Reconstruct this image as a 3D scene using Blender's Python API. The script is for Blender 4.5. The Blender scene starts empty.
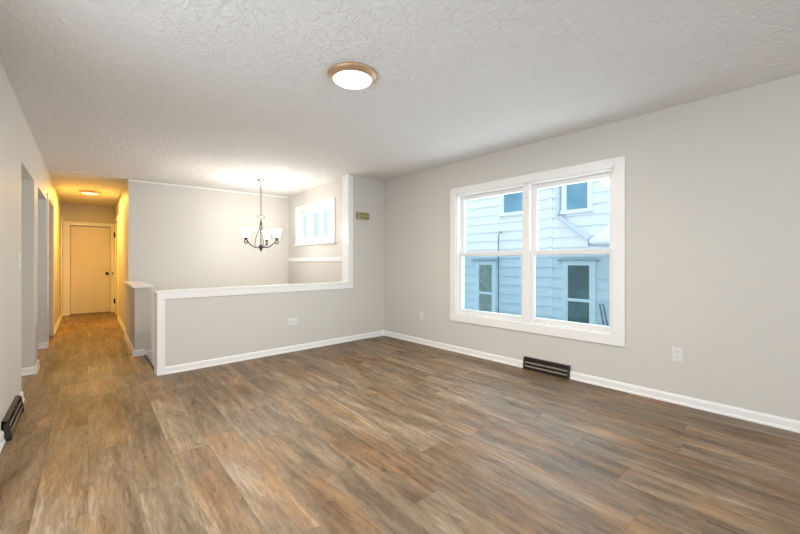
import bpy, bmesh, math, random
from mathutils import Vector, Matrix
random.seed(4)
S = bpy.context.scene
COL = S.collection

# ------------------------------------------------------------------ camera
F = 370.0
YAW = math.atan(312 / F)
cam_d = bpy.data.cameras.new('camera')
cam_d.sensor_width = 36
cam_d.lens = 36 * F / 800
cam_d.shift_y = -5 / 800
cam_d.clip_start = 0.05
cam = bpy.data.objects.new('camera', cam_d)
cam.location = (0, 0, 1.16)
cam.rotation_euler = (math.pi / 2, 0, -YAW)
COL.objects.link(cam)
S.camera = cam

# ------------------------------------------------------------------ world, daylight, exposure
W = bpy.data.worlds.new('overcast_sky')
S.world = W
W.use_nodes = True
bg = W.node_tree.nodes['Background']
bg.inputs[0].default_value = (0.68, 0.88, 1.0, 1)
bg.inputs[1].default_value = 1.6

def area(name, loc, rot, sx, sy, power, color):
    d = bpy.data.lights.new(name, 'AREA')
    d.shape = 'RECTANGLE'; d.size = sx; d.size_y = sy
    d.energy = power; d.color = color
    o = bpy.data.objects.new(name, d)
    o.location = loc; o.rotation_euler = rot
    COL.objects.link(o)
    return o
# fill lights added at two made-up windows behind the camera
area('daylight_and_fill', (1.0, -4.35, 1.35), (math.radians(90), 0, 0), 1.35, 1.65, 62, (0.96, 0.97, 1.0))
area('daylight_and_fill', (2.75, -4.35, 1.35), (math.radians(90), 0, 0), 1.25, 1.65, 48, (0.96, 0.97, 1.0))
# fill light added at a made-up patio doorway beside the camera
area('daylight_and_fill', (-0.66, 1.3, 1.12), (math.radians(90), 0, math.radians(-90)), 2.2, 1.7, 33, (0.97, 0.975, 1.0))
# daylight through the big window
area('daylight_and_fill', (4.15, 2.3, 1.35), (math.radians(90), 0, math.radians(90)), 1.9, 1.6, 36, (0.88, 0.95, 1.0))

# fill light added in the unseen room behind the left wall's first opening
area('daylight_and_fill', (-2.0, 4.95, 1.3), (math.radians(90), 0, math.radians(-90)), 1.0, 1.7, 9, (1.0, 0.95, 0.87))
# daylight through the small stairwell window and an added fill light low in the stairwell
area('daylight_and_fill', (3.2, 5.83, 1.82), (math.radians(90), 0, math.radians(90)), 1.15, .5, 9, (0.95, 0.97, 1.0))
area('daylight_and_fill', (2.9, 5.8, -0.3), (math.radians(115), 0, math.radians(90)), .9, 1.6, 24, (1.0, 0.97, 0.92))

S.view_settings.view_transform = 'Standard'
S.view_settings.look = 'None'
S.view_settings.gamma = 1
S.view_settings.use_curve_mapping = False
S.view_settings.exposure = 0.25

# ------------------------------------------------------------------ materials
def newmat(name):
    m = bpy.data.materials.new(name)
    m.use_nodes = True
    nt = m.node_tree
    b = nt.nodes['Principled BSDF']
    return m, nt, b

def simple(name, col, rough=0.5, metal=0.0, noise=0.04, scale=30.0, bump=0.0):
    """plain paint, plastic or metal with a little procedural unevenness"""
    m, nt, b = newmat(name)
    tc = nt.nodes.new('ShaderNodeTexCoord')
    n = nt.nodes.new('ShaderNodeTexNoise'); n.inputs['Scale'].default_value = scale
    n.inputs['Detail'].default_value = 4
    nt.links.new(tc.outputs['Object'], n.inputs['Vector'])
    r = nt.nodes.new('ShaderNodeValToRGB')
    r.color_ramp.elements[0].position = 0.3; r.color_ramp.elements[1].position = 0.7
    r.color_ramp.elements[0].color = (*[c * (1 - noise) for c in col], 1)
    r.color_ramp.elements[1].color = (*[min(1, c * (1 + noise)) for c in col], 1)
    nt.links.new(n.outputs['Fac'], r.inputs['Fac'])
    nt.links.new(r.outputs['Color'], b.inputs['Base Color'])
    b.inputs['Roughness'].default_value = rough
    b.inputs['Metallic'].default_value = metal
    if bump:
        bp = nt.nodes.new('ShaderNodeBump'); bp.inputs['Strength'].default_value = bump
        bp.inputs['Distance'].default_value = 0.002
        nt.links.new(n.outputs['Fac'], bp.inputs['Height'])
        nt.links.new(bp.outputs['Normal'], b.inputs['Normal'])
    return m

M_WALL = simple('greige_wall_paint', (0.63, 0.605, 0.560), 0.55, 0, 0.012, 160, 0.08)
M_TRIM = simple('white_trim_paint', (0.85, 0.84, 0.825), 0.32, 0, 0.01, 20)
M_DOOR = simple('door_paint', (0.74, 0.69, 0.62), 0.4, 0, 0.02, 12)
M_VINYL = simple('white_vinyl', (0.80, 0.79, 0.78), 0.3, 0, 0.01, 20)
M_PLATE = simple('white_plastic', (0.74, 0.73, 0.70), 0.35, 0, 0.01, 20)
M_DARK = simple('dark_slot', (0.03, 0.028, 0.025), 0.6)
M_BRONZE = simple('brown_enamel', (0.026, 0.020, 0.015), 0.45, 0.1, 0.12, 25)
M_BRONZE_HI = simple('highlight_brown_enamel', (0.40, 0.35, 0.30), 0.45, 0.2, 0.12, 25)  # pale copy of the enamel, paints highlights on the louvers
M_BLACK = simple('black_hardware', (0.015, 0.013, 0.012), 0.35, 0.6, 0.05, 20)
M_BRASS = simple('satin_brass', (0.50, 0.34, 0.20), 0.48, 0.6, 0.05, 15)
M_IRON = simple('antique_iron', (0.035, 0.031, 0.026), 0.42, 0.5, 0.15, 40)
M_NICKEL = simple('pewter_rod', (0.20, 0.195, 0.185), 0.38, 0.7, 0.06, 40)
M_OLIVE = simple('aged_beige_plastic', (0.36, 0.32, 0.17), 0.5, 0, 0.06, 30)
M_OLIVE_D = simple('aged_beige_plastic_grille', (0.22, 0.19, 0.085), 0.5, 0, 0.06, 30)
M_NOSE = simple('dark_nosing', (0.035, 0.026, 0.02), 0.5)
M_SIDING = simple('white_vinyl_siding', (0.82, 0.83, 0.85), 0.5, 0, 0.03, 3)
M_HOUSETRIM = simple('white_house_trim', (0.86, 0.87, 0.88), 0.5, 0, 0.02, 5)
M_SPOUT = simple('pale_blue_grey_downspout', (0.62, 0.68, 0.74), 0.5, 0, 0.03, 6)  # white spout greyed to stand for its blue-grey shading
M_SNOW = simple('snow', (0.88, 0.90, 0.93), 0.8, 0, 0.02, 4, 0.3)
M_METALGREY = simple('grey_conduit', (0.22, 0.27, 0.33), 0.5, 0.3, 0.05, 20)
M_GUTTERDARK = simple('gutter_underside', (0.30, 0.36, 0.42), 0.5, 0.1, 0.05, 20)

def house_pane(name, ca, cb, scale):
    m, nt, b = newmat(name)
    tc = nt.nodes.new('ShaderNodeTexCoord')
    n = nt.nodes.new('ShaderNodeTexNoise'); n.inputs['Scale'].default_value = scale; n.inputs['Detail'].default_value = 3
    nt.links.new(tc.outputs['Object'], n.inputs['Vector'])
    r = nt.nodes.new('ShaderNodeValToRGB')
    r.color_ramp.elements[0].position = 0.35; r.color_ramp.elements[1].position = 0.65
    r.color_ramp.elements[0].color = (*ca, 1); r.color_ramp.elements[1].color = (*cb, 1)
    nt.links.new(n.outputs['Fac'], r.inputs['Fac'])
    nt.links.new(r.outputs['Color'], b.inputs['Base Color'])
    b.inputs['Roughness'].default_value = 0.12
    return m
M_HPANE_HI = house_pane('blue_window_glass', (0.10, 0.25, 0.35), (0.20, 0.40, 0.50), 1.5)
M_HPANE_LO = house_pane('curtained_window_glass', (0.22, 0.27, 0.24), (0.40, 0.42, 0.36), 6)
M_HPANE_DK = house_pane('dim_window_glass', (0.08, 0.13, 0.13), (0.12, 0.19, 0.19), 4)

def glass(name, tint, gloss=0.05):
    m, nt, b = newmat(name)
    nt.nodes.remove(b)
    out = nt.nodes['Material Output']
    t = nt.nodes.new('ShaderNodeBsdfTransparent'); t.inputs[0].default_value = (*tint, 1)
    g = nt.nodes.new('ShaderNodeBsdfGlossy'); g.inputs['Roughness'].default_value = 0.03
    mx = nt.nodes.new('ShaderNodeMixShader'); mx.inputs[0].default_value = gloss
    nt.links.new(t.outputs[0], mx.inputs[1]); nt.links.new(g.outputs[0], mx.inputs[2])
    nt.links.new(mx.outputs[0], out.inputs[0])
    return m
M_GLASS = glass('window_glass', (0.98, 0.99, 1.0), 0.035)
M_GLASS2 = glass('tinted_glass', (0.86, 0.86, 0.80), 0.03)
M_SCREEN = glass('insect_screen', (0.74, 0.84, 0.87), 0.0)

def emit(name, col, strength, base=(0.9, 0.88, 0.84)):
    m, nt, b = newmat(name)
    b.inputs['Base Color'].default_value = (*base, 1)
    b.inputs['Roughness'].default_value = 0.3
    b.inputs['Emission Color'].default_value = (*col, 1)
    b.inputs['Emission Strength'].default_value = strength
    return m
M_LAMP = emit('lit_opal_glass', (1.0, 0.93, 0.82), 3.0)
M_LAMP_HALL = emit('lit_warm_opal_glass', (1.0, 0.80, 0.45), 1.7)
M_SHADE = emit('lit_frosted_shade', (1.0, 0.96, 0.88), 38)

# ceiling: stomped, swirled texture
def ceiling_mat(name, col, strength):
    m, nt, b = newmat(name)
    b.inputs['Base Color'].default_value = (*col, 1)
    b.inputs['Roughness'].default_value = 0.9
    tc = nt.nodes.new('ShaderNodeTexCoord')
    n = nt.nodes.new('ShaderNodeTexNoise'); n.inputs['Scale'].default_value = 11; n.inputs['Detail'].default_value = 5
    n.inputs['Roughness'].default_value = 0.6; n.inputs['Distortion'].default_value = 2.2
    nt.links.new(tc.outputs['Object'], n.inputs['Vector'])
    r = nt.nodes.new('ShaderNodeValToRGB')
    r.color_ramp.elements[0].position = 0.42; r.color_ramp.elements[1].position = 0.62
    nt.links.new(n.outputs['Fac'], r.inputs['Fac'])
    n2 = nt.nodes.new('ShaderNodeTexNoise'); n2.inputs['Scale'].default_value = 45; n2.inputs['Detail'].default_value = 4
    nt.links.new(tc.outputs['Object'], n2.inputs['Vector'])
    ad = nt.nodes.new('ShaderNodeMath'); ad.operation = 'MULTIPLY_ADD'
    ad.inputs[1].default_value = 0.35
    nt.links.new(n2.outputs['Fac'], ad.inputs[0]); nt.links.new(r.outputs['Color'], ad.inputs[2])
    bp = nt.nodes.new('ShaderNodeBump'); bp.inputs['Strength'].default_value = strength; bp.inputs['Distance'].default_value = 0.008
    nt.links.new(ad.outputs[0], bp.inputs['Height'])
    nt.links.new(bp.outputs['Normal'], b.inputs['Normal'])
    return m
M_CEIL = ceiling_mat('textured_ceiling_paint', (0.77, 0.755, 0.735), 0.7)
M_CEIL_HALL = ceiling_mat('smooth_ceiling_paint', (0.74, 0.72, 0.69), 0.08)

# floor: wide vinyl planks running away down the hall
def floor_mat():
    m, nt, b = newmat('wood_plank_floor')
    N = nt.nodes.new; L = nt.links.new
    PW, PL = 0.195, 1.22
    def math_(op, a=None, bb=None, va=None, vb=None):
        n = N('ShaderNodeMath'); n.operation = op
        if a is not None: L(a, n.inputs[0])
        if bb is not None: L(bb, n.inputs[1])
        if va is not None: n.inputs[0].default_value = va
        if vb is not None: n.inputs[1].default_value = vb
        return n.outputs[0]
    tc = N('ShaderNodeTexCoord')
    sp = N('ShaderNodeSeparateXYZ'); L(tc.outputs['Object'], sp.inputs[0])
    x, y = sp.outputs[0], sp.outputs[1]
    u = math_('DIVIDE', x, vb=PW); row = math_('FLOOR', u); fu = math_('FRACT', u)
    wn = N('ShaderNodeTexWhiteNoise'); wn.noise_dimensions = '1D'; L(row, wn.inputs['W'])
    v = math_('ADD', math_('DIVIDE', y, vb=PL), wn.outputs['Value'])
    colm = math_('FLOOR', v); fv = math_('FRACT', v)
    cid = N('ShaderNodeCombineXYZ'); L(row, cid.inputs[0]); L(colm, cid.inputs[1])
    w2 = N('ShaderNodeTexWhiteNoise'); w2.noise_dimensions = '3D'; L(cid.outputs[0], w2.inputs['Vector'])
    idv = w2.outputs['Value']
    spc = N('ShaderNodeSeparateColor'); L(w2.outputs['Color'], spc.inputs[0])
    id2, id3 = spc.outputs[1], spc.outputs[2]
    def grain(sx, sy, detail, dist, off):
        c = N('ShaderNodeCombineXYZ')
        L(math_('MULTIPLY', x, vb=sx), c.inputs[0]); L(math_('MULTIPLY', y, vb=sy), c.inputs[1])
        L(math_('MULTIPLY', idv, vb=off), c.inputs[2])
        n = N('ShaderNodeTexNoise'); n.inputs['Scale'].default_value = 1; n.inputs['Detail'].default_value = detail
        n.inputs['Roughness'].default_value = 0.6; n.inputs['Distortion'].default_value = dist
        L(c.outputs[0], n.inputs['Vector']); return n.outputs['Fac']
    g1 = grain(12, 1.2, 6, 0.8, 60)       # long soft streaks
    g2 = grain(55, 6, 6, 1.8, 90)        # fine figured grain
    g3 = grain(6.0, 1.2, 5, 1.0, 40)     # broad mottling
    g4 = grain(10, 2.0, 5, 1.3, 75)       # knots and dark smudges
    g5 = grain(4.0, 1.3, 4, 0.8, 33)     # where the colour turns rusty
    def scaled(v, lo, hi, k):
        n = N('ShaderNodeMapRange'); n.clamp = False
        n.inputs['From Min'].default_value = lo; n.inputs['From Max'].default_value = hi
        n.inputs['To Min'].default_value = -k; n.inputs['To Max'].default_value = k
        L(v, n.inputs['Value']); return n.outputs[0]
    t = scaled(idv, 0, 1, 0.07)
    for v, lo, hi, k in ((g1, .3, .7, .20), (g2, .3, .7, .15), (g3, .3, .7, .18)):
        t = math_('ADD', t, scaled(v, lo, hi, k))
    kn = N('ShaderNodeMapRange'); kn.inputs['From Min'].default_value = 0.60; kn.inputs['From Max'].default_value = 0.74
    kn.inputs['To Max'].default_value = -0.30; L(g4, kn.inputs['Value'])
    t = math_('ADD', t, kn.outputs[0])
    # pale band along one long edge of each plank
    eb = N('ShaderNodeMapRange'); eb.inputs['From Min'].default_value = 0.0; eb.inputs['From Max'].default_value = 0.16
    eb.inputs['To Min'].default_value = 0.16; eb.inputs['To Max'].default_value = 0.0
    L(fu, eb.inputs['Value'])
    t = math_('ADD', t, math_('MULTIPLY', eb.outputs[0], id3))
    t = math_('ADD', t, vb=0.50)
    r = N('ShaderNodeValToRGB')
    e = r.color_ramp.elements
    e[0].position = 0.10; e[0].color = (0.052, 0.032, 0.016, 1)
    e[1].position = 0.95; e[1].color = (0.44, 0.325, 0.21, 1)
    k = e.new(0.34); k.color = (0.135, 0.088, 0.047, 1)
    k = e.new(0.62); k.color = (0.248, 0.172, 0.101, 1)
    L(t, r.inputs['Fac'])
    warm = N('ShaderNodeMix'); warm.data_type = 'RGBA'; warm.blend_type = 'MULTIPLY'
    warm.inputs['B'].default_value = (1.12, 0.93, 0.74, 1)
    wf = N('ShaderNodeMapRange'); wf.inputs['From Min'].default_value = 0.46; wf.inputs['From Max'].default_value = 0.66
    L(math_('ADD', g5, math_('MULTIPLY', math_('SUBTRACT', id2, vb=0.5), vb=0.16)), wf.inputs['Value'])
    L(wf.outputs[0], warm.inputs['Factor']); L(r.outputs['Color'], warm.inputs['A'])
    grey = N('ShaderNodeMix'); grey.data_type = 'RGBA'; grey.blend_type = 'MULTIPLY'
    grey.inputs['B'].default_value = (0.96, 1.0, 1.10, 1)
    gf = N('ShaderNodeMapRange'); gf.inputs['From Min'].default_value = 0.62; gf.inputs['From Max'].default_value = 0.40
    L(g5, gf.inputs['Value'])
    L(gf.outputs[0], grey.inputs['Factor']); L(warm.outputs['Result'], grey.inputs['A'])
    # seams
    du = math_('MULTIPLY', math_('MINIMUM', fu, math_('SUBTRACT', None, fu, va=1.0)), vb=PW)
    dv = math_('MULTIPLY', math_('MINIMUM', fv, math_('SUBTRACT', None, fv, va=1.0)), vb=PL)
    d = math_('MINIMUM', du, dv)
    sm = N('ShaderNodeMapRange'); sm.inputs['From Min'].default_value = 0.0008; sm.inputs['From Max'].default_value = 0.0026
    sm.inputs['To Min'].default_value = 0.72; sm.inputs['To Max'].default_value = 1.0
    L(d, sm.inputs['Value'])
    fin = N('ShaderNodeMix'); fin.data_type = 'RGBA'; fin.blend_type = 'MULTIPLY'; fin.inputs['Factor'].default_value = 1
    L(grey.outputs['Result'], fin.inputs['A']); L(sm.outputs[0], fin.inputs['B'])
    L(fin.outputs['Result'], b.inputs['Base Color'])
    rr = N('ShaderNodeMapRange'); rr.inputs['To Min'].default_value = 0.42; rr.inputs['To Max'].default_value = 0.58
    L(g1, rr.inputs['Value']); L(rr.outputs[0], b.inputs['Roughness'])
    bp = N('ShaderNodeBump'); bp.inputs['Strength'].default_value = 0.25; bp.inputs['Distance'].default_value = 0.0015
    L(math_('ADD', g2, math_('MULTIPLY', sm.outputs[0], vb=0.8)), bp.inputs['Height']); L(bp.outputs['Normal'], b.inputs['Normal'])
    return m
M_FLOOR = floor_mat()

# ------------------------------------------------------------------ mesh helpers
class MB:
    """collects shapes, given in a frame (origin, direction along the wall, depth direction), into one mesh"""
    def __init__(self, o=(0, 0, 0), u=(1, 0), n=(0, 1)):
        self.bm = bmesh.new()
        self.o = Vector(o); self.u = Vector((u[0], u[1], 0)).normalized(); self.n = Vector((n[0], n[1], 0)).normalized()
    def P(self, a, d, z):
        return self.o + self.u * a + self.n * d + Vector((0, 0, z))
    def box(self, a0, a1, d0, d1, z0, z1):
        v = [self.bm.verts.new(self.P(a, d, z)) for z in (z0, z1) for a, d in ((a0, d0), (a1, d0), (a1, d1), (a0, d1))]
        for f in ((3, 2, 1, 0), (4, 5, 6, 7), (0, 1, 5, 4), (1, 2, 6, 5), (2, 3, 7, 6), (3, 0, 4, 7)):
            self.bm.faces.new([v[i] for i in f])
        return self
    def prism(self, prof, a0, a1):
        """profile points (depth, z) swept along the wall"""
        r0 = [self.bm.verts.new(self.P(a0, d, z)) for d, z in prof]
        r1 = [self.bm.verts.new(self.P(a1, d, z)) for d, z in prof]
        k = len(prof)
        for i in range(k):
            j = (i + 1) % k
            self.bm.faces.new([r0[i], r0[j], r1[j], r1[i]])
        self.bm.faces.new(r0[::-1]); self.bm.faces.new(r1)
        return self
    def poly(self, pts):
        self.bm.faces.new([self.bm.verts.new(self.P(*p)) for p in pts]); return self
    def lathe(self, prof, seg=32, c=(0, 0, 0)):
        """profile points (radius, z) turned about the vertical"""
        rings = []
        for r, z in prof:
            if r < 1e-6:
                rings.append([self.bm.verts.new(self.o + Vector((c[0], c[1], c[2] + z)))])
            else:
                rings.append([self.bm.verts.new(self.o + Vector((c[0] + r * math.cos(2 * math.pi * i / seg), c[1] + r * math.sin(2 * math.pi * i / seg), c[2] + z))) for i in range(seg)])
        for A, B in zip(rings, rings[1:]):
            for i in range(seg):
                j = (i + 1) % seg
                if len(A) == 1 and len(B) == 1: continue
                if len(A) == 1: self.bm.faces.new([A[0], B[j], B[i]])
                elif len(B) == 1: self.bm.faces.new([A[i], A[j], B[0]])
                else: self.bm.faces.new([A[i], A[j], B[j], B[i]])
        self.smooth = True
        return self
    def tube(self, pts, rad, seg=8, closed=False):
        pts = [self.o + Vector(p) for p in pts]
        n = len(pts)
        rads = rad if isinstance(rad, (list, tuple)) else [rad] * n
        rings = []
        up = Vector((0.31, 0.17, 0.93)).normalized()
        for i, p in enumerate(pts):
            if closed: d = pts[(i + 1) % n] - pts[i - 1]
            else: d = pts[min(i + 1, n - 1)] - pts[max(i - 1, 0)]
            d.normalize()
            s = d.cross(up)
            if s.length < 1e-3: s = d.cross(Vector((1, 0, 0)))
            s.normalize(); t = s.cross(d)
            rings.append([self.bm.verts.new(p + (s * math.cos(2 * math.pi * k / seg) + t * math.sin(2 * math.pi * k / seg)) * rads[i]) for k in range(seg)])
        rng = range(n) if closed else range(n - 1)
        for i in rng:
            A, B = rings[i], rings[(i + 1) % n]
            for k in range(seg):
                self.bm.faces.new([A[k], A[(k + 1) % seg], B[(k + 1) % seg], B[k]])
        if not closed:
            self.bm.faces.new(rings[0][::-1]); self.bm.faces.new(rings[-1])
        self.smooth = True
        return self
    smooth = False
    def build(self, name, mat, parent=None, bevel=0.0, kind=None):
        bmesh.ops.recalc_face_normals(self.bm, faces=self.bm.faces)
        me = bpy.data.meshes.new(name)
        if self.smooth:
            for f in self.bm.faces: f.smooth = True
        self.bm.to_mesh(me); self.bm.free()
        if self.smooth: me.set_sharp_from_angle(angle=math.radians(40))
        me.materials.append(mat)
        o = bpy.data.objects.new(name, me)
        COL.objects.link(o)
        if parent is not None:
            o.parent = parent
            o.matrix_parent_inverse = Matrix.Translation(parent.location).inverted()
        if bevel:
            md = o.modifiers.new('bevel', 'BEVEL'); md.width = bevel; md.segments = 2; md.limit_method = 'ANGLE'
        if kind: o['kind'] = kind
        return o

def thing(name, label, cat, loc, group=None):
    o = bpy.data.objects.new(name, None)
    COL.objects.link(o); o.location = loc
    o['label'] = label; o['category'] = cat
    if group: o['group'] = group
    return o

ST = 'structure'
# frames of the room's two slightly skewed walls
RP = Vector((3.595, 4.662, 0)); RQ = Vector((3.71, 0.17, 0))
RU = (RQ - RP).normalized(); RN = Vector((-abs(RU.y), -RU.x, 0)).normalized()      # into the room
if RN.x > 0: RN = -RN
PP = Vector((0.55, 4.484, 0)); PQ = Vector((3.595, 4.662, 0))
PU = (PQ - PP).normalized(); PN = Vector((PU.y, -PU.x, 0))                           # towards the camera
def right(): return MB(RP, RU, RN)
def part(): return MB(PP, PU, PN)
LX = -0.427           # face of the left wall

# ------------------------------------------------------------------ shell
f = MB()
f.box(-0.55, 3.95, -4.3, 4.60, -0.2, 0)
f.box(-2.2, 0.54, 4.60, 5.58, -0.2, 0)
f.box(-2.2, 0.445, 5.58, 7.0, -0.2, 0)
f.box(-2.2, 0.6, 7.0, 11.0, -0.2, 0)
f.box(-2.2, -0.55, 4.2, 4.60, -0.2, 0)
f.build('floor', M_FLOOR, kind=ST)

c = MB()
c.box(-2.2, 4.1, -4.35, 7.0, 2.44, 2.6)
c.box(-2.2, LX - .05, 7.0, 11.0, 2.44, 2.6)
c.box(0.5, 3.2, 7.0, 7.15, 2.44, 2.6)
c.build('ceiling', M_CEIL, kind=ST)
MB().box(LX - .05, 0.50, 7.0, 10.95, 2.432, 2.6).build('ceiling_hall', M_CEIL_HALL, kind=ST)

w = MB()
T = 0.12
for y0, y1, z0 in ((-4.3, 0.1, 0), (0.1, 2.5, 2.05), (2.5, 4.42, 0), (4.42, 5.38, 2.005), (5.38, 5.76, 0), (5.76, 6.88, 2.005), (6.88, 7.02, 0), (7.02, 8.0, 2.03), (8.0, 10.95, 0)):
    w.box(LX - T, LX, y0, y1, z0, 2.44)
w.build('wall_left', M_WALL, kind=ST)  # the doorway gap beside the camera is added for its light
# rooms behind the two left openings
b_ = MB()
b_.box(-2.2, -2.08, 4.2, 7.1, 0, 2.44); b_.box(-2.08, LX - T, 4.2, 4.32, 0, 2.44); b_.box(-2.08, LX - T, 6.98, 7.1, 0, 2.44)
b_.build('wall_side_room', M_WALL, kind=ST)

# window wall
WS0, WS1, WZ0, WZ1 = 1.465, 3.36, 0.475, 2.045
w = right()
w.box(-0.15, WS0, -0.16, 0, 0, 2.44); w.box(WS1, 9.0, -0.16, 0, 0, 2.44)
w.box(WS0, WS1, -0.16, 0, 0, WZ0); w.box(WS0, WS1, -0.16, 0, WZ1, 2.44)
w.build('wall_right', M_WALL, kind=ST)

# partition: knee wall beside the stairs, full-height stub at its right end
w = part()
w.box(0.0, 2.37, -0.13, 0, -1.4, 0.84)
w.box(2.37, 3.05, -0.13, 0, -1.4, 2.44)
w.build('wall_partition', M_WALL, kind=ST)

# stairwell
BP = Vector((0.474, 7.0, 0)); BQ = Vector((2.98, 6.90, 0)); BU = (BQ - BP).normalized(); BN = Vector((BU.y, -BU.x, 0))
MB(BP, BU, BN).box(0, 2.7, -0.12, 0, -1.5, 2.44).build('wall_stairwell_back', M_WALL, kind=ST)
SX = 2.98
w = MB()
SY0, SY1, SZ0, SZ1 = 5.19, 6.552, 1.535, 2.105
w.box(SX, SX + .14, 4.74, SY0, -1.5, 2.44); w.box(SX, SX + .14, SY1, 7.02, -1.5, 2.44)
w.box(SX, SX + .14, SY0, SY1, -1.5, SZ0); w.box(SX, SX + .14, SY0, SY1, SZ1, 2.44)
w.build('wall_stairwell_right', M_WALL, kind=ST)
MB().box(0.44, 0.61, 5.58, 7.0, -1.5, 0.84).build('wall_knee', M_WALL, kind=ST)
w = MB()
w.box(0.472, 0.59, 7.0, 9.45, 0, 2.44); w.box(0.472, 0.59, 9.45, 10.28, 2.03, 2.44); w.box(0.472, 0.59, 10.28, 10.95, 0, 2.44)
w.build('wall_hall_right', M_WALL, kind=ST)
w = MB()
w.box(-0.55, -0.305, 10.8, 10.92, 0, 2.44); w.box(0.40, 0.56, 10.8, 10.92, 0, 2.44); w.box(-0.305, 0.40, 10.8, 10.92, 1.965, 2.44)
w.build('wall_hall_end', M_WALL, kind=ST)
MB().box(0.44, 3.1, 4.6, 7.02, -1.6, -1.5).build('floor_landing', M_FLOOR, kind=ST)
s = MB()
for i in range(7):
    x0 = 0.54 + 0.27 * i
    s.box(x0, x0 + 0.28, 4.64, 5.575, -1.5, -0.19 * (i + 1))
s.build('floor_stairs', M_FLOOR, kind=ST)
# wall behind the camera, with two openings added to let light in
w = MB()
for x0, x1 in ((-0.55, 0.32), (1.68, 2.12), (3.38, 4.0)): w.box(x0, x1, -4.3, -4.18, 0, 2.44)
for x0, x1 in ((0.32, 1.68), (2.12, 3.38)): w.box(x0, x1, -4.3, -4.18, 0, 0.5); w.box(x0, x1, -4.3, -4.18, 2.2, 2.44)
w.build('wall_back', M_WALL, kind=ST)

w = MB()
w.box(-0.6, 0.6, 11.25, 11.35, -0.2, 2.6); w.box(-0.65, -0.55, 10.9, 11.35, -0.2, 2.6); w.box(0.55, 1.3, 10.9, 11.0, -0.2, 2.6)
w.box(-0.65, 0.65, 10.92, 11.35, 2.44, 2.6); w.box(1.2, 1.3, 9.0, 11.0, -0.2, 2.6); w.box(0.56, 1.3, 9.0, 9.1, -0.2, 2.6); w.box(0.5, 1.3, 9.0, 11.0, 2.44, 2.6)
w.box(-0.65, 1.3, 9.0, 11.35, -0.3, -0.2); w.box(-0.70, -0.60, 6.9, 8.2, -0.2, 2.6)
w.build('wall_light_block', M_WALL, kind=ST)  # unseen backing added behind the hall doors to keep sky light out

# ------------------------------------------------------------------ baseboards
BASE = [(0, 0), (.020, 0), (.019, .013), (.013, .020), (.013, .060), (.007, .074), (0, .076)]
def base(name, p, q, n, side=None):
    p = Vector((*p, 0)); q = Vector((*q, 0)); u = (q - p).normalized()
    MB(p, u, n).prism(BASE, 0, (q - p).length).build(name, M_TRIM, kind=ST)
def rp(s, d=0): v = RP + RU * s + RN * d; return (v.x, v.y)
def pp(s, d=0): v = PP + PU * s + PN * d; return (v.x, v.y)
base('baseboard_right', rp(0), rp(2.448), RN)
base('baseboard_right', rp(2.942), rp(8.95), RN)
base('baseboard_partition', pp(0.058), pp(3.05), PN)
base('baseboard_left', (LX, -4.2), (LX, 0.1), (1, 0))
base('baseboard_left', (LX, 2.5), (LX, 3.47), (1, 0))
base('baseboard_left', (LX, 4.08), (LX, 4.42), (1, 0))
base('baseboard_left', (LX, 5.36), (LX, 5.76), (1, 0))
base('baseboard_left', (LX - T, 5.38), (LX + .018, 5.38), (0, -1))
base('baseboard_left', (LX, 6.86), (LX, 6.95), (1, 0))
base('baseboard_left', (LX - T, 6.88), (LX + .018, 6.88), (0, -1))
base('baseboard_hall_left', (LX, 8.08), (LX, 10.78), (1, 0))
base('baseboard_hall_right', (0.44, 5.56), (0.44, 7.0), (-1, 0))
base('baseboard_hall_right', (0.472, 7.0), (0.472, 9.38), (-1, 0))
base('baseboard_knee', (0.421, 5.58), (0.54, 5.58), (0, -1))

# ------------------------------------------------------------------ trim of the partition, knee wall, stairwell
t = part()
t.box(-0.03, 2.37, -0.15, 0.022, 0.842, 0.868)
t.build('trim_1', M_TRIM, bevel=.004, kind=ST)                                # cap
t = part(); t.box(-0.014, 2.44, 0, 0.016, 0.775, 0.842); t.build('trim_2', M_TRIM, bevel=.003, kind=ST)
t = part(); t.box(-0.014, 0.058, 0, 0.016, 0.0, 0.775); t.build('trim_3', M_TRIM, bevel=.003, kind=ST)
t = part(); t.box(-0.014, 0.0, -0.13, 0, 0.0, 0.842); t.build('trim_4', M_TRIM, bevel=.002, kind=ST)
t = part(); t.box(2.37, 2.44, 0, 0.016, 0.842, 2.44); t.build('trim_5', M_TRIM, bevel=.003, kind=ST)
t = part(); t.box(2.352, 2.37, -0.145, 0.016, 0.868, 2.44); t.build('trim_6', M_TRIM, bevel=.002, kind=ST)
t = MB(); t.box(0.415, 0.63, 5.545, 6.995, 0.84, 0.866); t.build('trim_7', M_TRIM, bevel=.004, kind=ST)
t = MB(); t.box(0.54, 0.62, 5.568, 5.58, -0.06, 0.045); t.build('trim_8', M_TRIM, kind=ST)   # stair skirt
t = MB(); t.box(SX - .028, SX, 4.80, 6.895, 1.17, 1.238); t.build('trim_9', M_TRIM, bevel=.006, kind=ST)  # rail in the stairwell
t = MB(BP, BU, BN); t.box(0.0, 2.53, 0, .006, 2.400, 2.424); t.build('trim_12', M_TRIM, kind=ST)
t = MB(); t.box(0.533, 0.556, 4.63, 5.565, -0.032, 0.006); t.build('trim_10', M_NOSE, bevel=.003, kind=ST)   # stair nosing

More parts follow.
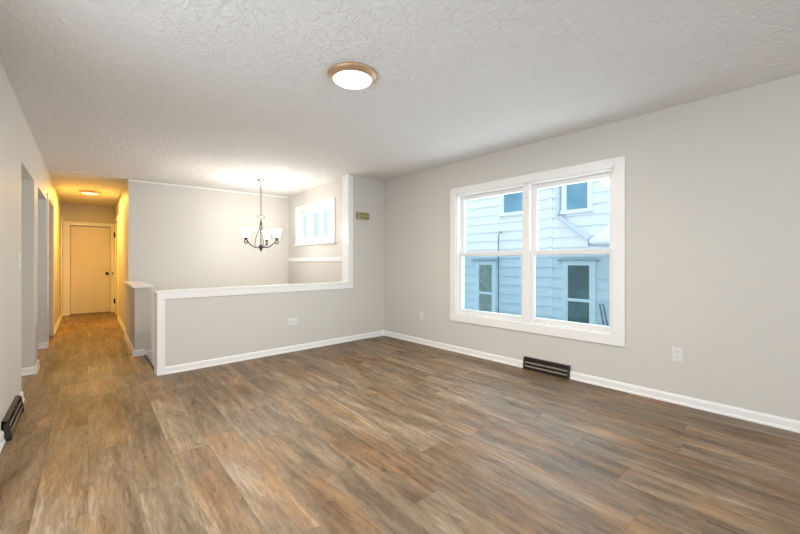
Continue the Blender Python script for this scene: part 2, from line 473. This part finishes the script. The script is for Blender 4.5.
# ------------------------------------------------------------------ big window
win = right()
for a0, a1, z0, z1 in ((1.391, 1.482, 0.40, 2.11), (3.342, 3.431, 0.40, 2.11), (1.482, 3.342, 2.022, 2.11), (1.482, 3.342, 0.40, 0.495)):
    win.box(a0, a1, 0, 0.02, z0, z1)
window_1 = win.build('window_1', M_TRIM, bevel=.003, kind=ST)
fr = right()     # jambs and the wide mullion between the two sashes
for a0, a1, z0, z1 in ((1.46, 1.505, .47, 2.05), (3.325, 3.365, .47, 2.05), (1.46, 3.36, 2.005, 2.05), (1.46, 3.36, .47, .512)):
    fr.box(a0, a1, -0.14, 0.004, z0, z1)
fr.box(2.425, 2.50, -0.14, 0.004, .5, 2.02)
fr.build('window_frame', M_TRIM, window_1, bevel=.003)
for a0, a1 in ((1.505, 2.425), (2.50, 3.325)):
    up = right()      # upper sash, set further out
    st = .05
    for b0, b1, z0, z1 in ((a0, a0 + st, 1.23, 2.005), (a1 - st, a1, 1.23, 2.005), (a0 + st, a1 - st, 1.955, 2.005), (a0 + st, a1 - st, 1.23, 1.275)):
        up.box(b0, b1, -0.105, -0.07, z0, z1)
    us = up.build('upper_sash', M_VINYL, window_1, bevel=.002)
    right().box(a0 + st - .005, a1 - st + .005, -0.090, -0.086, 1.27, 1.96).build('pane', M_GLASS, us)
    lo = right()
    for b0, b1, z0, z1 in ((a0, a0 + st * .75, .512, 1.283), (a1 - st * .75, a1, .512, 1.283), (a0 + st * .75, a1 - st * .75, 1.238, 1.283), (a0 + st * .75, a1 - st * .75, .512, .557)):
        lo.box(b0, b1, -0.066, -0.028, z0, z1)
    ls = lo.build('lower_sash', M_VINYL, window_1, bevel=.002)
    right().box(a0 + .033, a1 - .033, -0.05, -0.046, .552, 1.243).build('pane', M_GLASS, ls)
    right().box(a0 + .004, a1 - .004, -0.128, -0.126, .512, 1.26).build('insect_screen', M_SCREEN, window_1)

# ------------------------------------------------------------------ stairwell window
win = MB()
for y0, y1, z0, z1 in ((5.11, 5.19, 1.465, 2.18), (6.48, 6.56, 1.465, 2.18), (5.19, 6.48, 2.10, 2.18), (5.19, 6.48, 1.465, 1.54)):
    win.box(SX - .018, SX, y0, y1, z0, z1)
win.box(SX - .045, SX, 5.08, 6.59, 1.455, 1.475)
window_2 = win.build('window_2', M_TRIM, bevel=.003, kind=ST)
fr = MB()
for y0, y1, z0, z1 in ((5.18, 5.24, 1.53, 2.11), (6.474, 6.56, 1.53, 2.11), (5.18, 6.55, 2.06, 2.11), (5.18, 6.55, 1.53, 1.565), (5.69, 5.73, 1.56, 2.08), (6.10, 6.15, 1.56, 2.08)):
    fr.box(SX + .045, SX + .085, y0, y1, z0, z1)
fr.box(SX + .001, SX + .05, 6.474, 6.555, 1.53, 2.11)
fr.build('window_frame', M_VINYL, window_2, bevel=.003)
for y0, y1, p0, p1 in ((5.24, 5.69, 5.45, 5.66), (5.73, 6.10, 5.765, 6.035), (6.15, 6.475, 6.225, 6.452)):
    sh = MB()
    for a0, a1, z0, z1 in ((y0, p0, 1.565, 2.06), (p1, y1, 1.565, 2.06), (p0, p1, 1.565, 1.59), (p0, p1, 2.03, 2.06)): sh.box(SX + .052, SX + .085, a0, a1, z0, z1)
    so = sh.build('sash', M_VINYL, window_2, bevel=.002)
    MB().box(SX + .058, SX + .062, p0 - .005, p1 + .005, 1.585, 2.035).build('pane', M_GLASS2, so)

# ------------------------------------------------------------------ unseen windows added beside and behind the camera to light the room
fr = MB()
for y0, y1, z0, z1 in ((0.1, 0.16, 0, 2.05), (2.44, 2.5, 0, 2.05), (0.16, 2.44, 1.99, 2.05), (0.16, 2.44, 0, .06), (1.27, 1.33, .06, 1.99)): fr.box(LX - .09, LX - .03, y0, y1, z0, z1)
window_3 = fr.build('window_3', M_VINYL, bevel=.003, kind=ST)
for y0, y1 in ((0.15, 1.28), (1.32, 2.45)): MB().box(LX - .062, LX - .058, y0, y1, .05, 2.0).build('pane', M_GLASS, window_3)
for k, (x0, x1) in enumerate(((0.32, 1.68), (2.12, 3.38))):
    fr = MB()
    for a0, a1, z0, z1 in ((x0, x0 + .06, .5, 2.2), (x1 - .06, x1, .5, 2.2), (x0 + .06, x1 - .06, 2.14, 2.2), (x0 + .06, x1 - .06, .5, .56), (x0 + .06, x1 - .06, 1.33, 1.37)): fr.box(a0, a1, -4.27, -4.21, z0, z1)
    o = fr.build('window_%d' % (4 + k), M_VINYL, bevel=.003, kind=ST)
    MB().box(x0 + .05, x1 - .05, -4.242, -4.238, .55, 2.15).build('pane', M_GLASS, o)

# ------------------------------------------------------------------ doors
d = MB(); d.box(-0.291, 0.386, 10.835, 10.87, 0.016, 1.950)
door_1 = d.build('door_1', M_DOOR, bevel=.003, kind=ST)
cs = MB()
cs.box(-0.413, -0.305, 10.785, 10.80, 0, 2.04); cs.box(0.40, 0.470, 10.785, 10.80, 0, 2.04); cs.box(-0.305, 0.40, 10.785, 10.80, 1.965, 2.04)
for x0, x1, z1 in ((-0.305, -0.298, 1.965), (0.394, 0.40, 1.965)): cs.box(x0, x1, 10.80, 10.92, 0, z1)
cs.build('door_casing', M_TRIM, door_1, bevel=.002)
k = MB((0.335, 10.80, 0.90)); k.lathe([(0, .03), (.02, .027), (.03, .012), (.031, -.006), (.024, -.022), (0, -.028)], 20)
kn = k.build('door_knob', M_BLACK, door_1)
k = MB(); k.tube([(0.335, 10.81, .90), (0.335, 10.836, .90)], [.012, .026], 14); k.build('knob_rose', M_BLACK, kn)
MB().box(0.425, 0.441, 10.779, 10.786, .865, .925).build('strike_plate', M_BLACK, door_1)

d = MB(); d.box(0.507, 0.542, 9.458, 10.272, 0.012, 2.022)
door_2 = d.build('door_2', M_DOOR, bevel=.003, kind=ST)
cs = MB()
cs.box(0.456, 0.472, 9.38, 9.45, 0, 2.10); cs.box(0.456, 0.472, 10.28, 10.35, 0, 2.10); cs.box(0.456, 0.472, 9.45, 10.28, 2.03, 2.10)
cs.build('door_casing', M_TRIM, door_2, bevel=.002)
for z in (0.30, 1.76):
    h = MB(); h.tube([(0.448, 10.285, z - .055), (0.448, 10.285, z + .055)], .017, 12); h.box(0.446, 0.458, 10.285, 10.315, z - .045, z + .045)
    h.build('hinge', M_BLACK, door_2)
d = MB(); d.box(LX - T - .035, LX - T + .002, 7.02, 8.0, 0.012, 2.03)
door_3 = d.build('door_3', M_DOOR, bevel=.003, kind=ST)
cs = MB(); cs.box(LX, LX + .015, 8.0, 8.075, 0, 2.10); cs.box(LX, LX + .015, 6.955, 7.02, 0, 2.10); cs.box(LX, LX + .015, 7.02, 8.0, 2.03, 2.10)
cs.build('door_casing', M_TRIM, door_3, bevel=.002)
cs = MB(); cs.box(LX, LX + .016, 10.38, 10.46, 0, 2.09); cs.build('trim_11', M_TRIM, bevel=.003, kind=ST)

# ------------------------------------------------------------------ ceiling lights
def flush_light(name, label, loc, r, lampmat, power, color, drop):
    root = thing(name, label, 'ceiling light', loc, None)
    x, y, z = loc
    MB(loc).lathe([(0, 0), (r * .99, 0), (r, -.004), (r * .995, -.010), (r * .93, -.020), (r * .80, -drop), (r * .775, -drop - .002), (r * .77, -drop + .008), (0, -drop + .008)], 56).build('rim', M_BRASS, root)
    MB(loc).lathe([(r * .772, -drop + .004), (r * .74, -drop - .005), (r * .55, -drop - .010), (r * .3, -drop - .013), (0, -drop - .014)], 48).build('diffuser', lampmat, root)
    ld = bpy.data.lights.new(name + '_glow', 'AREA'); ld.shape = 'DISK'; ld.size = r * 1.3; ld.energy = power; ld.color = color
    lo = bpy.data.objects.new(name + '_glow', ld); lo.location = (0, 0, -drop - .02); lo.parent = root; COL.objects.link(lo)
    return root
flush_light('ceiling_light', 'round flush brass-rimmed light in the middle of the living room ceiling', (1.385, 2.145, 2.44), .170, M_LAMP, 40, (1.0, .88, .72), .034)
flush_light('ceiling_light', 'small round flush light glowing on the amber hallway ceiling', (0.03, 8.72, 2.432), .155, M_LAMP_HALL, 46, (1.0, .53, .09), .034)

# ------------------------------------------------------------------ chandelier
CX, CY = 2.045, 5.762
chan = thing('chandelier', 'dark iron three-arm chandelier with white bell shades hanging over the stairwell', 'chandelier', (CX, CY, 2.44))
O = (CX, CY, 0)
MB(O).lathe([(0, 2.44), (.062, 2.44), (.063, 2.434), (.05, 2.418), (.022, 2.402), (.012, 2.39), (0, 2.388)], 28).build('canopy', M_NICKEL, chan)
m = MB(O); m.tube([(0, 0, 2.39), (0, 0, 1.86)], .0075, 10); m.lathe([(0, 2.12), (.011, 2.115), (.011, 2.095), (0, 2.09)], 12); m.build('rod', M_NICKEL, chan)
m = MB(O)       # scrolled loop above the cage
m.lathe([(0, 1.885), (.012, 1.88), (.02, 1.862), (.012, 1.845), (0, 1.84)], 14)
for sgn in (1, -1):
    pts = []
    for i in range(15):
        a = i / 14 * math.pi * 1.6
        pts.append((sgn * (.028 + .026 * (1 - math.cos(a)) * .5 + .006 * math.sin(a)) * 1.0, 0, 1.868 - .03 * math.sin(a) - .006 * i / 14))
    m.tube(pts, .004, 6)
m.build('scroll', M_NICKEL, chan)
m = MB(O)       # centre column with urn and finial
m.tube([(0, 0, 1.85), (0, 0, 1.40)], .008, 10)
m.lathe([(0, 1.80), (.012, 1.79), (.02, 1.75), (.022, 1.71), (.014, 1.66), (.009, 1.60)], 16)
m.lathe([(.008, 1.43), (.02, 1.425), (.034, 1.405), (.036, 1.392), (.028, 1.372), (.016, 1.35), (.014, 1.34), (.008, 1.328), (0, 1.318)], 18)
m.build('column', M_IRON, chan)
ARM = .262
for k in range(3):
    # direction given relative to the line back to the camera
    back = math.atan2(-CY, -CX)
    ang = back + math.radians((-53, 160, 60)[k])
    dx, dy = math.cos(ang), math.sin(ang)
    def bez(p, n=18):
        out = []
        for i in range(n + 1):
            t_ = i / n; a = (1 - t_) ** 3; b2 = 3 * t_ * (1 - t_) ** 2; c2 = 3 * t_ * t_ * (1 - t_); d2 = t_ ** 3
            r_ = a * p[0][0] + b2 * p[1][0] + c2 * p[2][0] + d2 * p[3][0]
            z_ = a * p[0][1] + b2 * p[1][1] + c2 * p[2][1] + d2 * p[3][1]
            out.append((dx * r_, dy * r_, z_))
        return out
    m = MB(O)
    m.tube(bez([(.02, 1.395), (.12, 1.36), (.17, 1.40), (ARM, 1.50)]), .0085, 8)
    # curl under the socket
    curl = []
    for i in range(20):
        a = i / 19 * math.pi * 1.7; rr = .034 - .018 * i / 19
        curl.append((dx * (ARM + rr * math.sin(a) - .004), dy * (ARM + rr * math.sin(a) - .004), 1.462 + rr * math.cos(a)))
    m.tube(curl, .0075, 8)
    arm = m.build('arm', M_IRON, chan)
    m = MB(O); m.tube(bez([(.10, 1.385), (.13, 1.55), (.01, 1.62), (.012, 1.79)]), .005, 7); m.build('cage_strand', M_IRON, arm)
    m = MB((CX + dx * ARM, CY + dy * ARM, 0))
    m.lathe([(0, 1.485), (.014, 1.49), (.018, 1.505), (.03, 1.515), (.032, 1.528), (.024, 1.535), (0, 1.536)], 18); m.build('socket_cup', M_IRON, arm)
    m = MB((CX + dx * ARM, CY + dy * ARM, 0))
    m.lathe([(0.012, 1.536), (.042, 1.540), (.048, 1.556), (.051, 1.59), (.058, 1.625), (.070, 1.655), (.077, 1.662), (.074, 1.663), (.067, 1.656), (.055, 1.625), (.048, 1.59), (.045, 1.558), (.039, 1.545), (.012, 1.542)], 28)
    m.build('shade', M_SHADE, arm)
    m = MB((CX + dx * ARM, CY + dy * ARM, 0)); m.lathe([(0, 1.545), (.012, 1.55), (.013, 1.57), (.027, 1.60), (.030, 1.62), (.022, 1.645), (0, 1.655)], 16)
    m.build('bulb', emit('lit_bulb', (1, .93, .8), 6), arm)
    ld = bpy.data.lights.new('bulb_glow', 'POINT'); ld.energy = 4.0; ld.color = (1.0, .98, .93); ld.shadow_soft_size = .05
    lo = bpy.data.objects.new('bulb_glow', ld); COL.objects.link(lo); lo.parent = chan
    lo.location = (dx * ARM, dy * ARM, 1.70 - 2.44)

# ------------------------------------------------------------------ small fittings on the walls
def duplex(frame, s, z, label, loc, horizontal=False, wide=.072, tall=.115):
    root = thing('wall_outlet', label, 'outlet', loc)
    a, b2 = (tall, wide) if horizontal else (wide, tall)
    m = frame(); m.box(s - a / 2, s + a / 2, 0, .006, z - b2 / 2, z + b2 / 2); m.build('cover_plate', M_PLATE, root, bevel=.002)
    for g in (-1, 1):
        ds, dz = (g * .022, 0) if horizontal else (0, g * .022)
        m = frame(); m.box(s + ds - .015, s + ds + .015, .005, .009, z + dz - .015, z + dz + .015); r = m.build('receptacle', M_PLATE, root, bevel=.003)
        m = frame()
        for q in (-1, 1):
            if horizontal: m.box(s + ds - .004, s + ds + .006, .0088, .0095, z + dz + q * .006 - .0012, z + dz + q * .006 + .0012)
            else: m.box(s + ds + q * .006 - .0012, s + ds + q * .006 + .0012, .0088, .0095, z + dz - .004, z + dz + .006)
        m.build('slots', M_DARK, r)
    return root
p = rp(3.811); duplex(right, 3.811, .405, 'white upright outlet plate on the window wall, right of the big window', (p[0], p[1], .405))
p = rp(.846); duplex(right, .846, .40, 'small pale outlet plate on the window wall between the room corner and big window', (p[0], p[1], .40), wide=.066, tall=.11)
p = pp(1.48); duplex(part, 1.48, .39, 'white sideways outlet plate on the low partition wall', (p[0], p[1], .39), True, .085, .125)

root = thing('door_chime', 'olive-beige chime box high on the wall strip beside the white post', 'door chime', (*pp(2.61), 1.86))
m = part(); m.box(2.50, 2.72, 0, .045, 1.80, 1.905); m.build('housing', M_OLIVE, root, bevel=.008)
m = part(); m.box(2.545, 2.72, .043, .049, 1.812, 1.835); m.box(2.545, 2.72, .043, .047, 1.868, 1.888); m.build('grille', M_OLIVE_D, root, bevel=.002)

def switch(label, y, z):
    root = thing('light_switch', label, 'light switch', (LX, y, z))
    m = MB(); m.box(LX, LX + .006, y - .036, y + .036, z - .058, z + .058); m.build('cover_plate', M_PLATE, root, bevel=.002)
    m = MB(); m.prism([(0, 0), (0, 0.0)], 0, 0) if False else m.box(LX + .005, LX + .016, y - .005, y + .005, z - .004, z + .014); m.build('toggle', M_PLATE, root, bevel=.001)
switch('white toggle switch on the near left wall by its first opening', 4.25, 1.17)
switch('pale switch plate far down the left wall of the amber hallway', 9.85, 1.355)

# baseboard registers
def register(label, mk, s0, s1, h, loc):
    root = thing('floor_register', label, 'heating register', loc)
    dp = .045
    m = mk(); m.prism([(0, 0), (dp, 0), (dp, .012), (.012, .016), (.012, h - .02), (.03, h - .01), (.022, h), (0, h)], s0, s1); m.build('housing', M_BRONZE, root, bevel=.002)
    for a0, a1 in ((s0, s0 + .014), (s1 - .014, s1)):
        m = mk(); m.prism([(0, 0), (dp + .004, 0), (dp + .004, .02), (.034, h - .012), (.024, h + .002), (0, h + .002)], a0, a1); m.build('end_cap', M_BRONZE, root, bevel=.002)
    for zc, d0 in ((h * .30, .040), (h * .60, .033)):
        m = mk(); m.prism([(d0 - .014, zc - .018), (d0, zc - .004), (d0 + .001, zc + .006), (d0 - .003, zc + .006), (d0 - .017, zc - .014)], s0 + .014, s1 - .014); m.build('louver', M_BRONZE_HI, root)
    m = mk(); sc = (s0 + s1) / 2; m.box(sc - .006, sc + .006, .012, .03, .016, h - .012); m.build('divider', M_BRONZE, root)
    m = mk(); m.box(sc + .03, sc + .045, .026, .04, h - .014, h - .004); m.build('damper_lever', M_BRONZE, root)
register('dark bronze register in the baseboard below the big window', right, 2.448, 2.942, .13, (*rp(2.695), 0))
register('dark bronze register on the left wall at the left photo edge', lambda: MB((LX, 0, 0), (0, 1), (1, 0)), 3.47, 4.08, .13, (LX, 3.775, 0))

# ------------------------------------------------------------------ outside: snow, neighbouring house
MB().box(3.95, 30, -14, 30, -1.25, -1.15).box(-30, -0.8, -14, 4.1, -1.25, -1.15).box(-0.8, 3.95, -14, -4.4, -1.25, -1.15).build('ground_outside', M_SNOW, kind=ST)
HX = 7.2
house = thing('neighbour_house', 'white clapboard house seen outside through the big window', 'house', (HX, 4.0, -1.15))
m = MB((HX, 0, 0), (0, 1), (-1, 0))
z = -1.15
while z < 6.2:
    m.prism([(0, z), (.034, z), (.034, z + .008), (.004, z + .205), (0, z + .205)], -6.0, 16.0)
    z += .2
m.box(-6, 16, -5.0, 0, -1.15, 6.2)
m.build('siding', M_SIDING, house)
MB((HX, 0, 0), (0, 1), (-1, 0)).box(3.73, 3.83, 0, .034, -1.15, 6.2).build('corner_board', M_HOUSETRIM, house)
def hwin(y0, y1, z0, z1, pm, rail, cw=.085):
    m = MB((HX, 0, 0), (0, 1), (-1, 0))
    m.box(y0, y0 + cw, 0, .06, z0, z1); m.box(y1 - cw, y1, 0, .06, z0, z1); m.box(y0 + cw, y1 - cw, 0, .06, z1 - cw, z1); m.box(y0 - .02, y1 + .02, 0, .09, z0, z0 + .07)
    o = m.build('window', M_HOUSETRIM, house)
    m = MB((HX, 0, 0), (0, 1), (-1, 0)); m.box(y0 + cw - .01, y1 - cw + .01, .038, .042, z0 + .06, z1 - cw + .01); m.build('pane', pm, o)
    m = MB((HX, 0, 0), (0, 1), (-1, 0))
    for a0, a1, b0, b1 in ((y0 + cw, y0 + cw + .028, z0 + .07, z1 - cw), (y1 - cw - .028, y1 - cw, z0 + .07, z1 - cw)): m.box(a0, a1, .04, .05, b0, b1)
    if rail: m.box(y0 + cw, y1 - cw, .04, .054, rail - .028, rail + .028)
    m.build('sash', M_HOUSETRIM, o)
    return o
hwin(4.12, 4.97, 2.19, 3.75, M_HPANE_HI, None)
hwin(2.95, 3.52, 2.10, 3.70, M_HPANE_HI, None, .06)
for y0, y1, pm in ((5.07, 5.66, M_HPANE_LO), (2.89, 3.52, M_HPANE_DK)):
    o = hwin(y0, y1, -.10, 1.18, pm, .43)
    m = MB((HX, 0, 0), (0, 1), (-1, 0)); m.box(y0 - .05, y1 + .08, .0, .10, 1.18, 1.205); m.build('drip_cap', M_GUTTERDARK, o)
m = MB((HX - .06, 0, 0)); m.tube([(0, 3.60, 6.0), (0, 3.60, 2.12), (-.02, 3.56, 2.04), (-.06, 3.05, 1.64), (-.1, 2.96, 1.575)], .042, 10); m.build('downspout', M_SPOUT, house)
g = MB((6.72, 0, 0)); g.bm.free(); 
g = MB((6.72, 0, 0), (0, 1), (-1, 0)); g.prism([(0, 1.45), (.07, 1.45), (.10, 1.50), (.10, 1.56), (0, 1.56)], -2.0, 2.78); g.build('gutter', M_HOUSETRIM, house)
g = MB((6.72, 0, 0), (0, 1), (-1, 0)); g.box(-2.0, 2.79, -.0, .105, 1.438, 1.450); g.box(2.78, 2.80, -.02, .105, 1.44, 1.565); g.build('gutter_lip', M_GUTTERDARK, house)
g = MB()
a, b2, c2, d2, e2 = (6.70, 2.78, 1.56), (6.70, -2.0, 1.56), (7.2, -1.7, 2.0), (7.2, 2.48, 2.0), (7.2, 2.78, 1.56)
g.poly([a, b2, c2, d2]); g.poly([a, d2, e2]); g.poly([a, e2, (7.2, -2.0, 1.56), b2]); g.build('porch_roof', M_SNOW, house)

pole = MB((HX - .12, 4.95, 0)); pole.tube([(0, 0, -1.15), (0, 0, 1.70), (0, -.01, 1.79), (0, -.06, 1.84), (0, -.10, 1.80)], .014, 8)
o = pole.build('vent_pipe', M_METALGREY); o['label'] = 'thin grey hooked pipe standing against the white house outside'; o['category'] = 'pipe'
for i, (ya, yb, lb) in enumerate(((2.70, 2.80, 'dark leaning stick outside the big window, left one of the crossed pair'), (2.62, 2.74, 'dark leaning stick outside the big window, right one of the pair'))):
    m = MB((HX - .1, 0, 0)); m.tube([(-.25, ya - .28, -1.15), (0, yb, .40)], .016, 8)
    o = m.build('garden_stake', M_METALGREY); o['label'] = lb; o['category'] = 'stake'
